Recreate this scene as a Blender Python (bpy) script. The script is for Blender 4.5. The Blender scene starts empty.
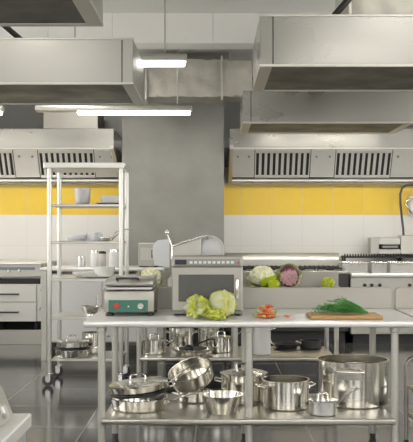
import bpy, bmesh, math, random
from mathutils import Vector, Matrix, noise
R_ = math.radians
PI = math.pi
random.seed(7)
scene = bpy.context.scene
COL = scene.collection
F = 890.0                       # focal length in pixels of the 413x442 frame
CZ = 1.412                      # eye height
def P(x, y, d):                 # point seen at pixel (x, y), d metres away
    return Vector(((x - 213.0) * d / F, d, CZ - (y - 234.0) * d / F))

# ------------------------------------------------------------------ materials
def new_mat(name):
    m = bpy.data.materials.new(name); m.use_nodes = True
    nt = m.node_tree
    return m, nt, nt.nodes['Principled BSDF']
def plain(name, col, rough=0.5, metal=0.0, spec=0.5, trans=0.0, emit=None, es=0.0, vary=0.0, vscale=20.0, bump=0.0, bscale=60.0, sss=0.0):
    m, nt, b = new_mat(name)
    b.inputs['Base Color'].default_value = (*col, 1)
    b.inputs['Roughness'].default_value = rough
    b.inputs['Metallic'].default_value = metal
    b.inputs['Specular IOR Level'].default_value = spec
    b.inputs['Transmission Weight'].default_value = trans
    if sss: b.inputs['Subsurface Weight'].default_value = sss; b.inputs['Subsurface Scale'].default_value = .02
    if emit:
        b.inputs['Emission Color'].default_value = (*emit, 1); b.inputs['Emission Strength'].default_value = es
    if vary or bump:
        tc = nt.nodes.new('ShaderNodeTexCoord')
        n = nt.nodes.new('ShaderNodeTexNoise'); n.inputs['Scale'].default_value = vscale; n.inputs['Detail'].default_value = 4
        nt.links.new(tc.outputs['Object'], n.inputs['Vector'])
        if vary:
            mx = nt.nodes.new('ShaderNodeMix'); mx.data_type = 'RGBA'
            mx.inputs[6].default_value = (*[c * (1 - vary) for c in col], 1)
            mx.inputs[7].default_value = (*[min(1, c * (1 + vary)) for c in col], 1)
            nt.links.new(n.outputs['Fac'], mx.inputs[0]); nt.links.new(mx.outputs[2], b.inputs['Base Color'])
        if bump:
            n2 = nt.nodes.new('ShaderNodeTexNoise'); n2.inputs['Scale'].default_value = bscale; n2.inputs['Detail'].default_value = 3
            nt.links.new(tc.outputs['Object'], n2.inputs['Vector'])
            bp = nt.nodes.new('ShaderNodeBump'); bp.inputs['Strength'].default_value = bump; bp.inputs['Distance'].default_value = .01
            nt.links.new(n2.outputs['Fac'], bp.inputs['Height']); nt.links.new(bp.outputs['Normal'], b.inputs['Normal'])
    return m
def steel(name, col=(.62, .60, .56), rough=.3, dr=.12, stretch=(1, 1, 1), scale=3.0, bump=0.0):
    m, nt, b = new_mat(name)
    b.inputs['Metallic'].default_value = 1.0
    tc = nt.nodes.new('ShaderNodeTexCoord'); mp = nt.nodes.new('ShaderNodeMapping')
    mp.inputs['Scale'].default_value = stretch
    n = nt.nodes.new('ShaderNodeTexNoise'); n.inputs['Scale'].default_value = scale; n.inputs['Detail'].default_value = 5
    nt.links.new(tc.outputs['Object'], mp.inputs['Vector']); nt.links.new(mp.outputs['Vector'], n.inputs['Vector'])
    mr = nt.nodes.new('ShaderNodeMapRange')
    mr.inputs['From Min'].default_value = .3; mr.inputs['From Max'].default_value = .7
    mr.inputs['To Min'].default_value = max(.03, rough - dr); mr.inputs['To Max'].default_value = rough + dr
    nt.links.new(n.outputs['Fac'], mr.inputs['Value']); nt.links.new(mr.outputs['Result'], b.inputs['Roughness'])
    mx = nt.nodes.new('ShaderNodeMix'); mx.data_type = 'RGBA'
    mx.inputs[6].default_value = (*[c * .93 for c in col], 1); mx.inputs[7].default_value = (*[min(1, c * 1.06) for c in col], 1)
    nt.links.new(n.outputs['Fac'], mx.inputs[0]); nt.links.new(mx.outputs[2], b.inputs['Base Color'])
    if bump:
        bp = nt.nodes.new('ShaderNodeBump'); bp.inputs['Strength'].default_value = bump; bp.inputs['Distance'].default_value = .02
        nb = nt.nodes.new('ShaderNodeTexNoise'); nb.inputs['Scale'].default_value = scale*1.1; nb.inputs['Detail'].default_value = 1.0
        nt.links.new(mp.outputs['Vector'], nb.inputs['Vector'])
        nt.links.new(nb.outputs['Fac'], bp.inputs['Height']); nt.links.new(bp.outputs['Normal'], b.inputs['Normal'])
    return m
def math_node(nt, op, a, b=None, c=None):
    n = nt.nodes.new('ShaderNodeMath'); n.operation = op
    for i, v in enumerate((a, b, c)):
        if v is None: continue
        if isinstance(v, (int, float)): n.inputs[i].default_value = v
        else: nt.links.new(v, n.inputs[i])
    return n.outputs[0]
def joint_mask(nt, coord, pitch, off, w):      # 1 inside a joint line of width w
    t = math_node(nt, 'DIVIDE', math_node(nt, 'SUBTRACT', coord, off), pitch)
    fr = math_node(nt, 'FRACT', math_node(nt, 'ADD', t, 100.5))
    dd = math_node(nt, 'ABSOLUTE', math_node(nt, 'SUBTRACT', fr, .5))
    return math_node(nt, 'LESS_THAN', dd, w / pitch / 2)
def tile_wall_mat():
    m, nt, b = new_mat('wall_tiles')
    tc = nt.nodes.new('ShaderNodeTexCoord'); sp = nt.nodes.new('ShaderNodeSeparateXYZ')
    nt.links.new(tc.outputs['Object'], sp.inputs[0])
    x, z = sp.outputs[0], sp.outputs[2]
    jx = joint_mask(nt, x, .43, .393, .007); jz = joint_mask(nt, z, .43, 1.68, .007)
    j = math_node(nt, 'MAXIMUM', jx, jz)
    yel = math_node(nt, 'MULTIPLY', math_node(nt, 'GREATER_THAN', z, 1.68), math_node(nt, 'LESS_THAN', z, 2.11))
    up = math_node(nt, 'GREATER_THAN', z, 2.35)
    n = nt.nodes.new('ShaderNodeTexNoise'); n.inputs['Scale'].default_value = 2.3
    nt.links.new(tc.outputs['Object'], n.inputs['Vector'])
    def mix(f, a, bcol):
        mx = nt.nodes.new('ShaderNodeMix'); mx.data_type = 'RGBA'
        nt.links.new(f, mx.inputs[0])
        for i, v in ((6, a), (7, bcol)):
            if isinstance(v, tuple): mx.inputs[i].default_value = (*v, 1)
            else: nt.links.new(v, mx.inputs[i])
        return mx.outputs[2]
    ycol = mix(n.outputs['Fac'], (.86, .56, .03), (.92, .64, .05))
    c = mix(yel, (.80, .78, .73), ycol)
    c = mix(j, c, mix(yel, (.72, .70, .64), (.78, .62, .25)))
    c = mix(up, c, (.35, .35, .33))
    nt.links.new(c, b.inputs['Base Color'])
    b.inputs['Roughness'].default_value = .25
    return m
def floor_mat():
    m, nt, b = new_mat('floor_tiles')
    tc = nt.nodes.new('ShaderNodeTexCoord'); sp = nt.nodes.new('ShaderNodeSeparateXYZ')
    nt.links.new(tc.outputs['Object'], sp.inputs[0])
    j = math_node(nt, 'MAXIMUM', joint_mask(nt, sp.outputs[0], .81, -.933, .011), joint_mask(nt, sp.outputs[1], .80, 6.51, .016))
    n = nt.nodes.new('ShaderNodeTexNoise'); n.inputs['Scale'].default_value = 1.3; n.inputs['Detail'].default_value = 6
    nt.links.new(tc.outputs['Object'], n.inputs['Vector'])
    mx = nt.nodes.new('ShaderNodeMix'); mx.data_type = 'RGBA'
    mx.inputs[6].default_value = (.042, .041, .039, 1); mx.inputs[7].default_value = (.075, .071, .064, 1)
    nt.links.new(n.outputs['Fac'], mx.inputs[0])
    m2 = nt.nodes.new('ShaderNodeMix'); m2.data_type = 'RGBA'
    nt.links.new(j, m2.inputs[0]); nt.links.new(mx.outputs[2], m2.inputs[6]); m2.inputs[7].default_value = (.30, .285, .25, 1)
    nt.links.new(m2.outputs[2], b.inputs['Base Color'])
    mr = nt.nodes.new('ShaderNodeMapRange'); mr.inputs['To Min'].default_value = .08; mr.inputs['To Max'].default_value = .17
    nt.links.new(n.outputs['Fac'], mr.inputs['Value']); nt.links.new(mr.outputs['Result'], b.inputs['Roughness'])
    b.inputs['Specular IOR Level'].default_value = .6
    return m
M = {}
M['steel'] = steel('brushed_steel', (.44, .425, .385), .36, .04, (1, 1, 12), 3)
M['top'] = plain('table_top_steel', (.74, .73, .705), .32, .45)
M['filter'] = plain('filter_steel', (.74, .725, .68), .45, .5)
M['ledge'] = plain('grey_steel_ledge', (.50, .485, .44), .42, .8)
M['upstand'] = plain('satin_upstand_steel', (.40, .385, .34), .45, .5)
M['appliance'] = plain('satin_appliance_steel', (.39, .375, .335), .40, .75)
M['shelf'] = plain('shelf_steel', (.48, .46, .41), .28, .85)
M['pot'] = steel('polished_steel', (.80, .78, .72), .17, .03, (1, 1, 14), 5)
M['potin'] = steel('satin_steel', (.52, .50, .46), .3, .06, (1, 1, 1), 5)
M['matte_steel'] = steel('dull_aluminium', (.60, .60, .59), .42, .06, (1, 1, 1), 5)
M['hood'] = steel('hood_steel', (.37, .362, .333), .31, .12, (1, 1, 1.4), 1.3)
M['hood_edge'] = plain('hood_edge_steel', (.56, .545, .495), .42, .7)
M['chrome'] = steel('chrome_tube', (.82, .81, .78), .16, .05)
M['rack'] = plain('rack_steel', (.70, .69, .64), .3, .6)
M['foil'] = plain('foil_insulation', (.50, .48, .42), .5, .35, vary=.12, vscale=12, bump=.5, bscale=22)
M['dark_steel'] = steel('dark_filter_steel', (.09, .086, .08), .45, .1)
M['slot'] = plain('dark_slot', (.02, .02, .02), .6)
M['black'] = plain('black_plastic', (.02, .02, .022), .4)
M['iron'] = plain('cast_iron', (.035, .034, .034), .55, vary=.3)
M['rubber'] = plain('grey_rubber', (.08, .08, .085), .6)
M['white'] = plain('white_enamel', (.80, .79, .76), .35)
M['ceramic'] = plain('white_porcelain', (.88, .87, .83), .2)
M['grey_ceramic'] = plain('grey_porcelain', (.74, .73, .69), .25)
M['frost'] = plain('frosted_plastic', (.93, .93, .92), .3)
M['wire'] = plain('basket_wire_mesh', (.85, .84, .80), .35, 0.3)
M['wall_paint'] = plain('painted_plaster', (.74, .725, .68), .75, vary=.04, vscale=2)
M['ceiling'] = plain('ceiling_paint', (.80, .785, .735), .8, vary=.04, vscale=2)
M['bulk'] = plain('bulkhead_paint', (.93, .915, .87), .7, vary=.03, vscale=2)
M['pillar'] = plain('grey_render', (.30, .292, .262), .6, vary=.2, vscale=3.2, bump=.15, bscale=25)
M['tile'] = tile_wall_mat()
M['floor'] = floor_mat()
M['base_dark'] = plain('dark_skirting', (.05, .05, .05), .5)
M['lamp'] = plain('lit_diffuser', (1, 1, 1), .4, emit=(1, .96, .88), es=7)
M['added_panel'] = plain('added_ceiling_panel', (1, 1, 1), .4, emit=(1, .965, .91), es=9)
M['added_hoodlamp'] = plain('added_hood_light', (1, 1, 1), .4, emit=(1, .96, .90), es=32)
M['green'] = plain('green_panel', (.045, .17, .12), .35)
M['red'] = plain('red_button', (.62, .03, .04), .3)
M['glass_dark'] = plain('dark_door_glass', (.10, .10, .095), .12, vary=.15, vscale=9)
M['oven_grey'] = plain('grey_control_film', (.26, .26, .25), .4)
M['lcd'] = plain('dark_display', (.03, .03, .045), .15)
M['key'] = plain('pale_keys', (.72, .72, .70), .4)
M['clear'] = plain('clear_perspex', (.90, .905, .90), .15, trans=.25)
M['wood'] = plain('oiled_wood', (.42, .25, .10), .5, vary=.3, vscale=30)
M['cabbage'] = plain('cabbage_leaf', (.88, .90, .34), .5, vary=.22, vscale=9, bump=.3, bscale=30, sss=.15)
M['lettuce'] = plain('lettuce_leaf', (.76, .86, .16), .5, vary=.3, vscale=14, bump=.4, bscale=40, sss=.15)
M['pale_leaf'] = plain('pale_leaf', (.86, .88, .60), .5, vary=.15, vscale=9, bump=.3, bscale=30, sss=.15)
M['lime_leaf'] = plain('lime_leaf', (.74, .86, .05), .5, vary=.2, vscale=12, sss=.1)
M['curd'] = plain('cauliflower_curd', (.92, .90, .64), .7, vary=.1, vscale=30, bump=.5, bscale=90, sss=.1)
M['pink'] = plain('pink_curd', (.74, .44, .47), .7, vary=.4, vscale=30, bump=.6, bscale=80)
M['purple'] = plain('purple_rind', (.22, .06, .12), .4, vary=.3, vscale=10)
M['olive_leaf'] = plain('olive_leaf', (.80, .82, .58), .55, vary=.3, vscale=12)
M['dill'] = plain('dill_green', (.06, .26, .045), .55, vary=.3, vscale=25)
M['chilli'] = plain('red_pepper_skin', (.58, .13, .05), .3, vary=.3, vscale=30)
M['orange'] = plain('orange_pepper_skin', (.80, .40, .16), .3, vary=.2, vscale=30)
M['stalk'] = plain('green_stalk', (.30, .42, .08), .5)
M['blueish'] = plain('enamel_panel', (.23, .25, .34), .3)

# ------------------------------------------------------------------ mesh helpers
class MB:
    def __init__(s): s.bm = bmesh.new(); s.T = Matrix.Identity(4)
    def _v(s, co): return s.bm.verts.new(s.T @ Vector(co))
    def box(s, a, b, bev=0.0, seg=1):
        lo = [min(a[i], b[i]) for i in range(3)]; hi = [max(a[i], b[i]) for i in range(3)]
        vs = [s._v((x, y, z)) for x in (lo[0], hi[0]) for y in (lo[1], hi[1]) for z in (lo[2], hi[2])]
        fs = [s.bm.faces.new([vs[i] for i in q]) for q in ((0,1,3,2),(4,6,7,5),(0,4,5,1),(2,3,7,6),(0,2,6,4),(1,5,7,3))]
        if bev:
            es = list({e for f in fs for e in f.edges})
            bmesh.ops.bevel(s.bm, geom=es, offset=bev, segments=seg, profile=.5, affect='EDGES')
        return s
    def prism(s, poly, axis, a0, a1, bev=0.0):       # poly in the other two axes (cyclic order)
        def mk(p, t):
            c = [0, 0, 0]; o = [i for i in range(3) if i != axis]
            c[o[0]], c[o[1]], c[axis] = p[0], p[1], t
            return s._v(c)
        A = [mk(p, a0) for p in poly]; B = [mk(p, a1) for p in poly]; n = len(poly)
        fs = [s.bm.faces.new(A[::-1]), s.bm.faces.new(B)]
        for i in range(n): fs.append(s.bm.faces.new([A[i], A[(i+1) % n], B[(i+1) % n], B[i]]))
        bmesh.ops.recalc_face_normals(s.bm, faces=fs)
        if bev: bmesh.ops.bevel(s.bm, geom=list({e for f in fs for e in f.edges}), offset=bev, segments=1, profile=.5, affect='EDGES')
        return s
    def lathe(s, prof, c=(0, 0, 0), seg=40):
        rings = []
        for r, z in prof:
            if r < 1e-6: rings.append([s._v((c[0], c[1], c[2] + z))])
            else: rings.append([s._v((c[0] + r*math.cos(2*PI*k/seg), c[1] + r*math.sin(2*PI*k/seg), c[2] + z)) for k in range(seg)])
        for a, b in zip(rings, rings[1:]):
            if len(a) == 1 and len(b) == 1: continue
            for k in range(seg):
                k2 = (k+1) % seg
                if len(a) == 1: s.bm.faces.new((a[0], b[k2], b[k])) if False else s.bm.faces.new((a[0], b[k], b[k2]))
                elif len(b) == 1: s.bm.faces.new((a[k], a[k2], b[0]))
                else: s.bm.faces.new((a[k], a[k2], b[k2], b[k]))
        return s
    def tube(s, pts, r, seg=8, r1=None, flat=1.0, up=None):
        pts = [Vector(p) for p in pts]; n = len(pts); rings = []
        if r > .003 and 4 < seg < 12: seg = 12
        prev = None
        for i, p in enumerate(pts):
            t = (pts[min(i+1, n-1)] - pts[max(i-1, 0)]).normalized()
            if prev is None:
                ref = Vector(up) if up else (Vector((0, 0, 1)) if abs(t.z) < .9 else Vector((1, 0, 0)))
                u = (ref - t * ref.dot(t)).normalized()
            else: u = (prev - t * prev.dot(t)).normalized()
            prev = u; w = t.cross(u)
            rr = r if r1 is None else r + (r1 - r) * i / max(1, n-1)
            rings.append([s._v(p + u*(rr*flat*math.cos(2*PI*k/seg)) + w*(rr*math.sin(2*PI*k/seg))) for k in range(seg)])
        for a, b in zip(rings, rings[1:]):
            for k in range(seg): s.bm.faces.new((a[k], a[(k+1) % seg], b[(k+1) % seg], b[k]))
        s.bm.faces.new(rings[0][::-1]); s.bm.faces.new(rings[-1])
        return s
    def ball(s, c, r, seg=16, rows=10, fn=None):
        rx, ry, rz = (r, r, r) if isinstance(r, (int, float)) else r
        rings = []
        for i in range(rows + 1):
            th = PI * i / rows
            row = []
            for k in range(1 if i in (0, rows) else seg):
                ph = 2*PI*k/seg
                d = Vector((math.sin(th)*math.cos(ph), math.sin(th)*math.sin(ph), math.cos(th)))
                q = fn(d) if fn else 1.0
                row.append(s._v((c[0]+rx*d.x*q, c[1]+ry*d.y*q, c[2]+rz*d.z*q)))
            rings.append(row)
        for a, b in zip(rings, rings[1:]):
            for k in range(seg):
                k2 = (k+1) % seg
                if len(a) == 1: s.bm.faces.new((a[0], b[k], b[k2]))
                elif len(b) == 1: s.bm.faces.new((a[k], b[0], a[k2]))
                else: s.bm.faces.new((a[k], b[k], b[k2], a[k2]))
        return s
    def leaf(s, c, axis, R, half=60, wav=.06, curl=.15, k=7, ph0=0, thick=.006, nr=11, na=48, sq=1.0, seed=0):
        """a cupped leaf: cap of a sphere about c around axis, frilled at its rim"""
        q = Vector((0, 0, 1)).rotation_difference(Vector(axis).normalized()).to_matrix()
        rows = []
        for i in range(nr + 1):
            t = i / nr; row = []
            for a in range(1 if i == 0 else na):
                ph = 2*PI*a/na
                hf = R_(half) * (1 + .12*math.sin(2*ph + ph0) + .08*math.sin(5*ph + ph0*2))
                th = hf * t
                rr = R*(1 + curl*t**4 + wav*t*t*math.sin(k*ph + ph0) + .03*noise.noise(Vector((math.cos(ph)*t*3+seed, math.sin(ph)*t*3, seed))) + wav*.5*t*noise.noise(Vector((math.cos(ph)*t*9+seed, math.sin(ph)*t*9, seed*2))))
                d = Vector((math.sin(th)*math.cos(ph), math.sin(th)*math.sin(ph), math.cos(th)))
                p = q @ (d*rr); p.z *= sq
                row.append(s._v(Vector(c) + p))
            rows.append(row)
        fs = []
        for A, B in zip(rows, rows[1:]):
            for a in range(na):
                a2 = (a+1) % na
                fs.append(s.bm.faces.new((A[0], B[a], B[a2]) if len(A) == 1 else (A[a], B[a], B[a2], A[a2])))
        if thick:
            bmesh.ops.solidify(s.bm, geom=fs, thickness=thick)
        return s
    def build(s, name, mat, parent=None, world=True, angle=35):
        me = bpy.data.meshes.new(name)
        if parent is not None and world:
            rt = parent
            while rt.parent: rt = rt.parent
            bmesh.ops.translate(s.bm, verts=s.bm.verts, vec=-rt.location)
        bmesh.ops.recalc_face_normals(s.bm, faces=s.bm.faces)
        s.bm.to_mesh(me); s.bm.free()
        me.shade_smooth(); me.set_sharp_from_angle(angle=R_(angle))
        me.materials.append(M[mat] if isinstance(mat, str) else mat)
        o = bpy.data.objects.new(name, me); COL.objects.link(o)
        o.parent = parent
        return o
def tag(o, label, cat, group=None):
    o['label'] = label; o['category'] = cat
    if group: o['group'] = group
    return o
def thing(name, label, cat, loc=(0, 0, 0), group=None, rot=None):
    o = bpy.data.objects.new(name, None); COL.objects.link(o)
    o.location = loc; o.empty_display_size = .1
    if rot is not None: o.rotation_euler = rot
    return tag(o, label, cat, group)
def struct(name, mb, mat):
    o = mb.build(name, mat); o['kind'] = 'structure'; return o
def dup(root, loc, label, rot=None, scale=None):
    def cp(o, par):
        c = o.copy(); COL.objects.link(c); c.parent = par
        for ch in list(o.children): cp(ch, c)
        return c
    c = cp(root, None); c.location = loc; c['label'] = label
    if rot is not None: c.rotation_euler = rot
    if scale: c.scale = scale if not isinstance(scale, (int, float)) else (scale,)*3
    return c
def arc(c, r, a0, a1, n, plane='xz'):
    out = []
    for i in range(n + 1):
        a = R_(a0 + (a1 - a0)*i/n); u, v = r*math.cos(a), r*math.sin(a)
        out.append(Vector(c) + (Vector((u, 0, v)) if plane == 'xz' else Vector((u, v, 0)) if plane == 'xy' else Vector((0, u, v))))
    return out

# ------------------------------------------------------------------ the room
WY = 12.5; CEIL = 3.6; SX = 4.2; BY = -3.0
struct('floor', MB().box((-SX, BY, -.1), (SX, WY + .2, 0)), 'floor')
struct('ceiling', MB().box((-SX, BY, CEIL), (SX, WY + .2, CEIL + .15)), 'ceiling')
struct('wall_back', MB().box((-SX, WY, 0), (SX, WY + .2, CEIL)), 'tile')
struct('baseboard_back', MB().box((-SX, WY - .015, 0), (SX, WY, .28)), 'base_dark')
def wall_with_openings(name, axis, c0, c1, a0, a1, ops, mat):
    """wall between c0..c1 on axis (0 or 1), running a0..a1 on the other, with openings (u0,u1,z0,z1)"""
    mb = MB()
    def b(u0, u1, z0, z1):
        if u1 - u0 < 1e-4 or z1 - z0 < 1e-4: return
        if axis == 0: mb.box((c0, u0, z0), (c1, u1, z1))
        else: mb.box((u0, c0, z0), (u1, c1, z1))
    u = a0
    for (u0, u1, z0, z1) in ops:
        b(u, u0, 0, CEIL); b(u0, u1, 0, z0); b(u0, u1, z1, CEIL); u = u1
    b(u, a1, 0, CEIL)
    return struct(name, mb, mat)
OPL = [(-1.5, 1.3, 1.0, 2.9), (2.6, 5.4, 1.0, 2.9), (7.0, 9.6, 1.0, 2.9)]  # unseen side windows, added for daylight and bright reflections in the steel
wall_with_openings('wall_left', 0, -SX - .2, -SX, BY, WY, OPL, 'wall_paint')
wall_with_openings('wall_right', 0, SX, SX + .2, BY, WY, OPL, 'wall_paint')
OPR = [(-3.2, -.6, 1.2, 2.9), (.6, 3.2, 1.2, 2.9)]  # unseen rear windows, added as soft light from the front
wall_with_openings('wall_rear', 1, BY - .2, BY, -SX, SX, OPR, 'wall_paint')
n = 1
for sx in (-1, 1):  # frames of the added side windows
    for (u0, u1, z0, z1) in OPL:
        mb = MB(); x0, x1 = (SX + .06)*sx, (SX + .12)*sx
        for (a, b_, c, d_) in ((u0, u0 + .06, z0, z1), (u1 - .06, u1, z0, z1), (u0, u1, z0, z0 + .06), (u0, u1, z1 - .06, z1), ((u0+u1)/2 - .03, (u0+u1)/2 + .03, z0, z1)):
            mb.box((x0, a, c), (x1, b_, d_))
        struct('window_%d' % n, mb, 'white'); n += 1
for (u0, u1, z0, z1) in OPR:  # frames of the added rear windows
    mb = MB()
    for (a, b_, c, d_) in ((u0, u0 + .06, z0, z1), (u1 - .06, u1, z0, z1), (u0, u1, z0, z0 + .06), (u0, u1, z1 - .06, z1), ((u0+u1)/2 - .03, (u0+u1)/2 + .03, z0, z1)):
        mb.box((a, BY - .12, c), (b_, BY - .06, d_))
    struct('window_%d' % n, mb, 'white'); n += 1
# grey rendered pillar, painted bulkhead under the ceiling with panel joints
struct('pillar', MB().box(((122-213)*11.3/F, 11.3, 0), ((224-213)*11.3/F, WY, CEIL)), 'pillar')
mb = MB()
xs = [-SX, -1.632, -1.0, .0, 1.078, 2.1, SX]
for a, b_ in zip(xs, xs[1:]): mb.box((a + .004, 8.80, 3.30), (b_ - .004, 8.86, CEIL), .004)
mb.box((-SX, 8.82, 3.302), (SX, 9.1, CEIL))
struct('trim_1', mb, 'bulk').name = 'trim_1'

# ------------------------------------------------------------------ ceiling light panels, unseen, added to brighten the room
tro = None
TL = ['first', 'second', 'third']
k = 0
for d in (-1.2, 1.6, 4.4, 9.62):
    for x in (-1.7, 1.7):
        lab = 'unseen ceiling light panel added to brighten the room, %s of the row over the %s aisle' % (['first', 'second', 'third', 'last'][k // 2], 'window' if x < 0 else 'range')
        if tro is None:
            tro = thing('added_ceiling_light', lab, 'light', (x, d, CEIL), 'added ceiling lights')
            MB().box((-.32, -.62, -.05), (.32, .62, 0)).build('frame', 'white', tro, False)
            MB().box((-.28, -.58, -.058), (.28, .58, -.048)).build('diffuser', 'added_panel', tro, False)
        else: dup(tro, (x, d, CEIL), lab)
        k += 1

# pendant linear lamps
def pendant(label, d, x0, x1, xl0, ytop, ybot, rods):
    a, b_ = P(x0, ytop, d), P(x1, ybot, d); l0 = P(xl0, 0, d).x
    zt, zb = a.z, b_.z
    t = thing('pendant_lamp', label, 'lamp', ((a.x + b_.x)/2, d, zb), 'linear pendant lamps')
    h = (zt - zb)
    MB().prism([(d - .07, zb + h*.30), (d + .07, zb + h*.30), (d + .07, zb + h*.75), (d + .045, zt), (d - .045, zt), (d - .07, zb + h*.75)], 0, a.x, b_.x, .004).build('housing', 'hood_edge', t)
    MB().box((l0, d - .062, zb - .006), (b_.x - .02, d + .062, zb + h*.34), .006).build('diffuser', 'lamp', t)
    for rx in rods:
        x = P(rx, 0, d).x
        MB().tube([(x, d, zt - .005), (x, d, CEIL)], .0055, 6).build('rod', 'steel', t)
    return t
pendant('slim pendant lamp showing beyond the end of the grey suspended hood', 7.95, 52, 187, 54, 54.5, 65, (75, 165))
pendant('long pendant lamp low before the grey pillar', 9.9, 36, 192, 78, 106, 114, (93, 177.5))
pendant('pendant lamp tip at the left picture edge', 9.9, -160, 3, -158, 106, 114, (-120, -40))
pendant('unseen pendant lamp added to light the far right aisle behind the suspended hoods', 10.45, 262, 400, 264, 118, 126, (280, 380))  # hidden lamp, added only for its light at the far right

# ------------------------------------------------------------------ suspended extraction hoods
def hood(label, x0, x1, d0, d1, seam, rods, strut=None):
    z0, z1 = 2.5, 2.83
    t = thing('extraction_hood', label, 'extractor hood', ((x0+x1)/2, (d0+d1)/2, z0), 'suspended extraction hoods')
    th = .012
    mb = MB()
    mb.box((x0, d0, z0 + .01), (x1, d0 + th, z1), .003).box((x0, d1 - th, z0 + .01), (x1, d1, z1), .003)
    mb.box((x0, d0 + th, z0 + .01), (x0 + th, d1 - th, z1), .003).box((x1 - th, d0 + th, z0 + .01), (x1, d1 - th, z1), .003)
    mb.box((x0 + th, d0 + th, z1 - .02), (x1 - th, d1 - th, z1 - .004))
    mb.build('shell', 'hood', t)
    w = .08
    mb = MB()
    mb.box((x0 - .004, d0 - .006, z0 - .006), (x1 + .004, d0 + .014, z0 + .012), .003)
    mb.box((x0 - .004, d1 - .03, z0 - .006), (x1 + .004, d1 + .004, z0 + .012), .003)
    mb.box((x0 - .004, d0 + .014, z0 - .006), (x0 + w, d1 - .03, z0 + .012), .003)
    mb.box((x1 - w, d0 + .014, z0 - .006), (x1 + .004, d1 - .03, z0 + .012), .003)
    mb.build('bottom_rim', 'hood_edge', t)
    MB().box((x0 + w*.9, d0 + .013, z0 + .004), (x1 - w*.9, d1 - .028, z0 + .03)).build('grease_filter', 'dark_steel', t)
    MB().box((seam - .004, d0 - .004, z0 + .012), (seam + .004, d0 + .002, z1 - .002)).build('seam_strip', 'dark_steel', t)
    MB().box((x0 - .004, d0 - .006, z1 - .012), (x1 + .004, d0 + .03, z1 + .004), .003).build('top_flange', 'hood_edge', t)
    for (rx, ry) in rods:
        MB().tube([(rx, ry, z1 - .01), (rx, ry, CEIL)], .008, 6).build('hanger_rod', 'steel', t)
    if strut:
        a, b_ = strut
        MB().tube([a, b_], .022, 4).build('brace', 'dark_steel', t)
    return t
def upto(p, q, z):   # extend p->q to height z
    k = (z - p.z)/(q.z - p.z); return p + (q - p)*k
s0 = P(20, 39, 7.0); s1 = P(5, 26, 7.0); lo = upto(s0, s1, 2.82); hi = upto(s0, s1, CEIL)
hood('grey steel extraction hood whose front shows full height at upper left', -2.7, -.58, 6.45, 7.45, (122-213)*6.45/F, [(-2.55, 6.95)], (lo, hi))
hood('extraction hood cut by the top left picture corner', -2.7, -.574, 3.64, 4.64, -.66, [(-2.5, 4.1), (-.9, 4.1)])
s0 = P(335, 15, 5.84); s1 = P(348, 0, 5.84); lo = upto(s0, s1, 2.82); hi = upto(s0, s1, CEIL)
hood('large steel extraction hood at upper right under the foil duct', .304, 2.4, 5.76, 6.77, (273-213)*5.76/F, [(2.2, 6.2)], (lo, hi))
hood('lower looking extraction hood between big right hood and wall hood', .294, 1.96, 8.72, 9.6, (251-213)*8.72/F, [(.6, 9.4), (1.8, 9.4)])

# insulated ducts
t = thing('air_duct', 'crumpled foil wrapped air duct crossing above the grey pillar', 'duct', (-.17, 10.5, 3.03), 'foil air ducts')
mb = MB()
x0, x1 = P(146, 0, 10.5).x, P(252, 0, 10.5).x
nx, nz = 60, 22
def foilface(mb, x0, x1, y0, y1, z0, z1, seed):
    pr = []
    per = [(y0, z0), (y0, z1), (y1, z1), (y1, z0)]
    ringpts = []
    for (a, b_) in zip(per, per[1:] + per[:1]):
        for i in range(14): ringpts.append((a[0] + (b_[0]-a[0])*i/14, a[1] + (b_[1]-a[1])*i/14))
    rings = []
    N = 70
    for i in range(N + 1):
        x = x0 + (x1-x0)*i/N
        rings.append([mb._v((x, y + .025*noise.noise(Vector((x*7+seed, y*7, z*7))), z + .012*noise.noise(Vector((x*9, y*6+seed, z*9))))) for (y, z) in ringpts])
    for A, B in zip(rings, rings[1:]):
        n_ = len(A)
        for j in range(n_): mb.bm.faces.new((A[j], A[(j+1) % n_], B[(j+1) % n_], B[j]))
    mb.bm.faces.new(rings[0]); mb.bm.faces.new(rings[-1][::-1])
foilface(mb, x0, x1, 10.5, 11.0, 3.03, 3.47, 3)
mb.build('foil_sleeve', 'foil', t, angle=80)
for xx in (x0, P(222, 0, 10.5).x):
    m2 = MB(); m2.box((xx - .012, 10.46, 2.99), (xx + .012, 11.04, 3.51), .003); m2.build('flange', 'hood_edge', t)
for xx in (-.5, .2):
    m2 = MB(); m2.tube([(xx, 10.75, 3.46), (xx, 10.75, CEIL)], .008, 6); m2.build('hanger_rod', 'steel', t)
t = thing('air_duct', 'brown grey foil duct on top of the big right hood', 'duct', (1.6, 6.3, 2.834), 'foil air ducts')
mb = MB(); foilface(mb, P(349, 0, 5.95).x, 2.35, 5.95, 6.5, 2.85, 3.35, 11)
mb.build('foil_sleeve', 'foil', t, angle=80)
m2 = MB(); m2.box((P(349, 0, 5.95).x - .01, 5.9, 2.834), (P(349, 0, 5.95).x + .012, 6.55, 3.4), .003); m2.build('flange', 'hood_edge', t)

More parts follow.
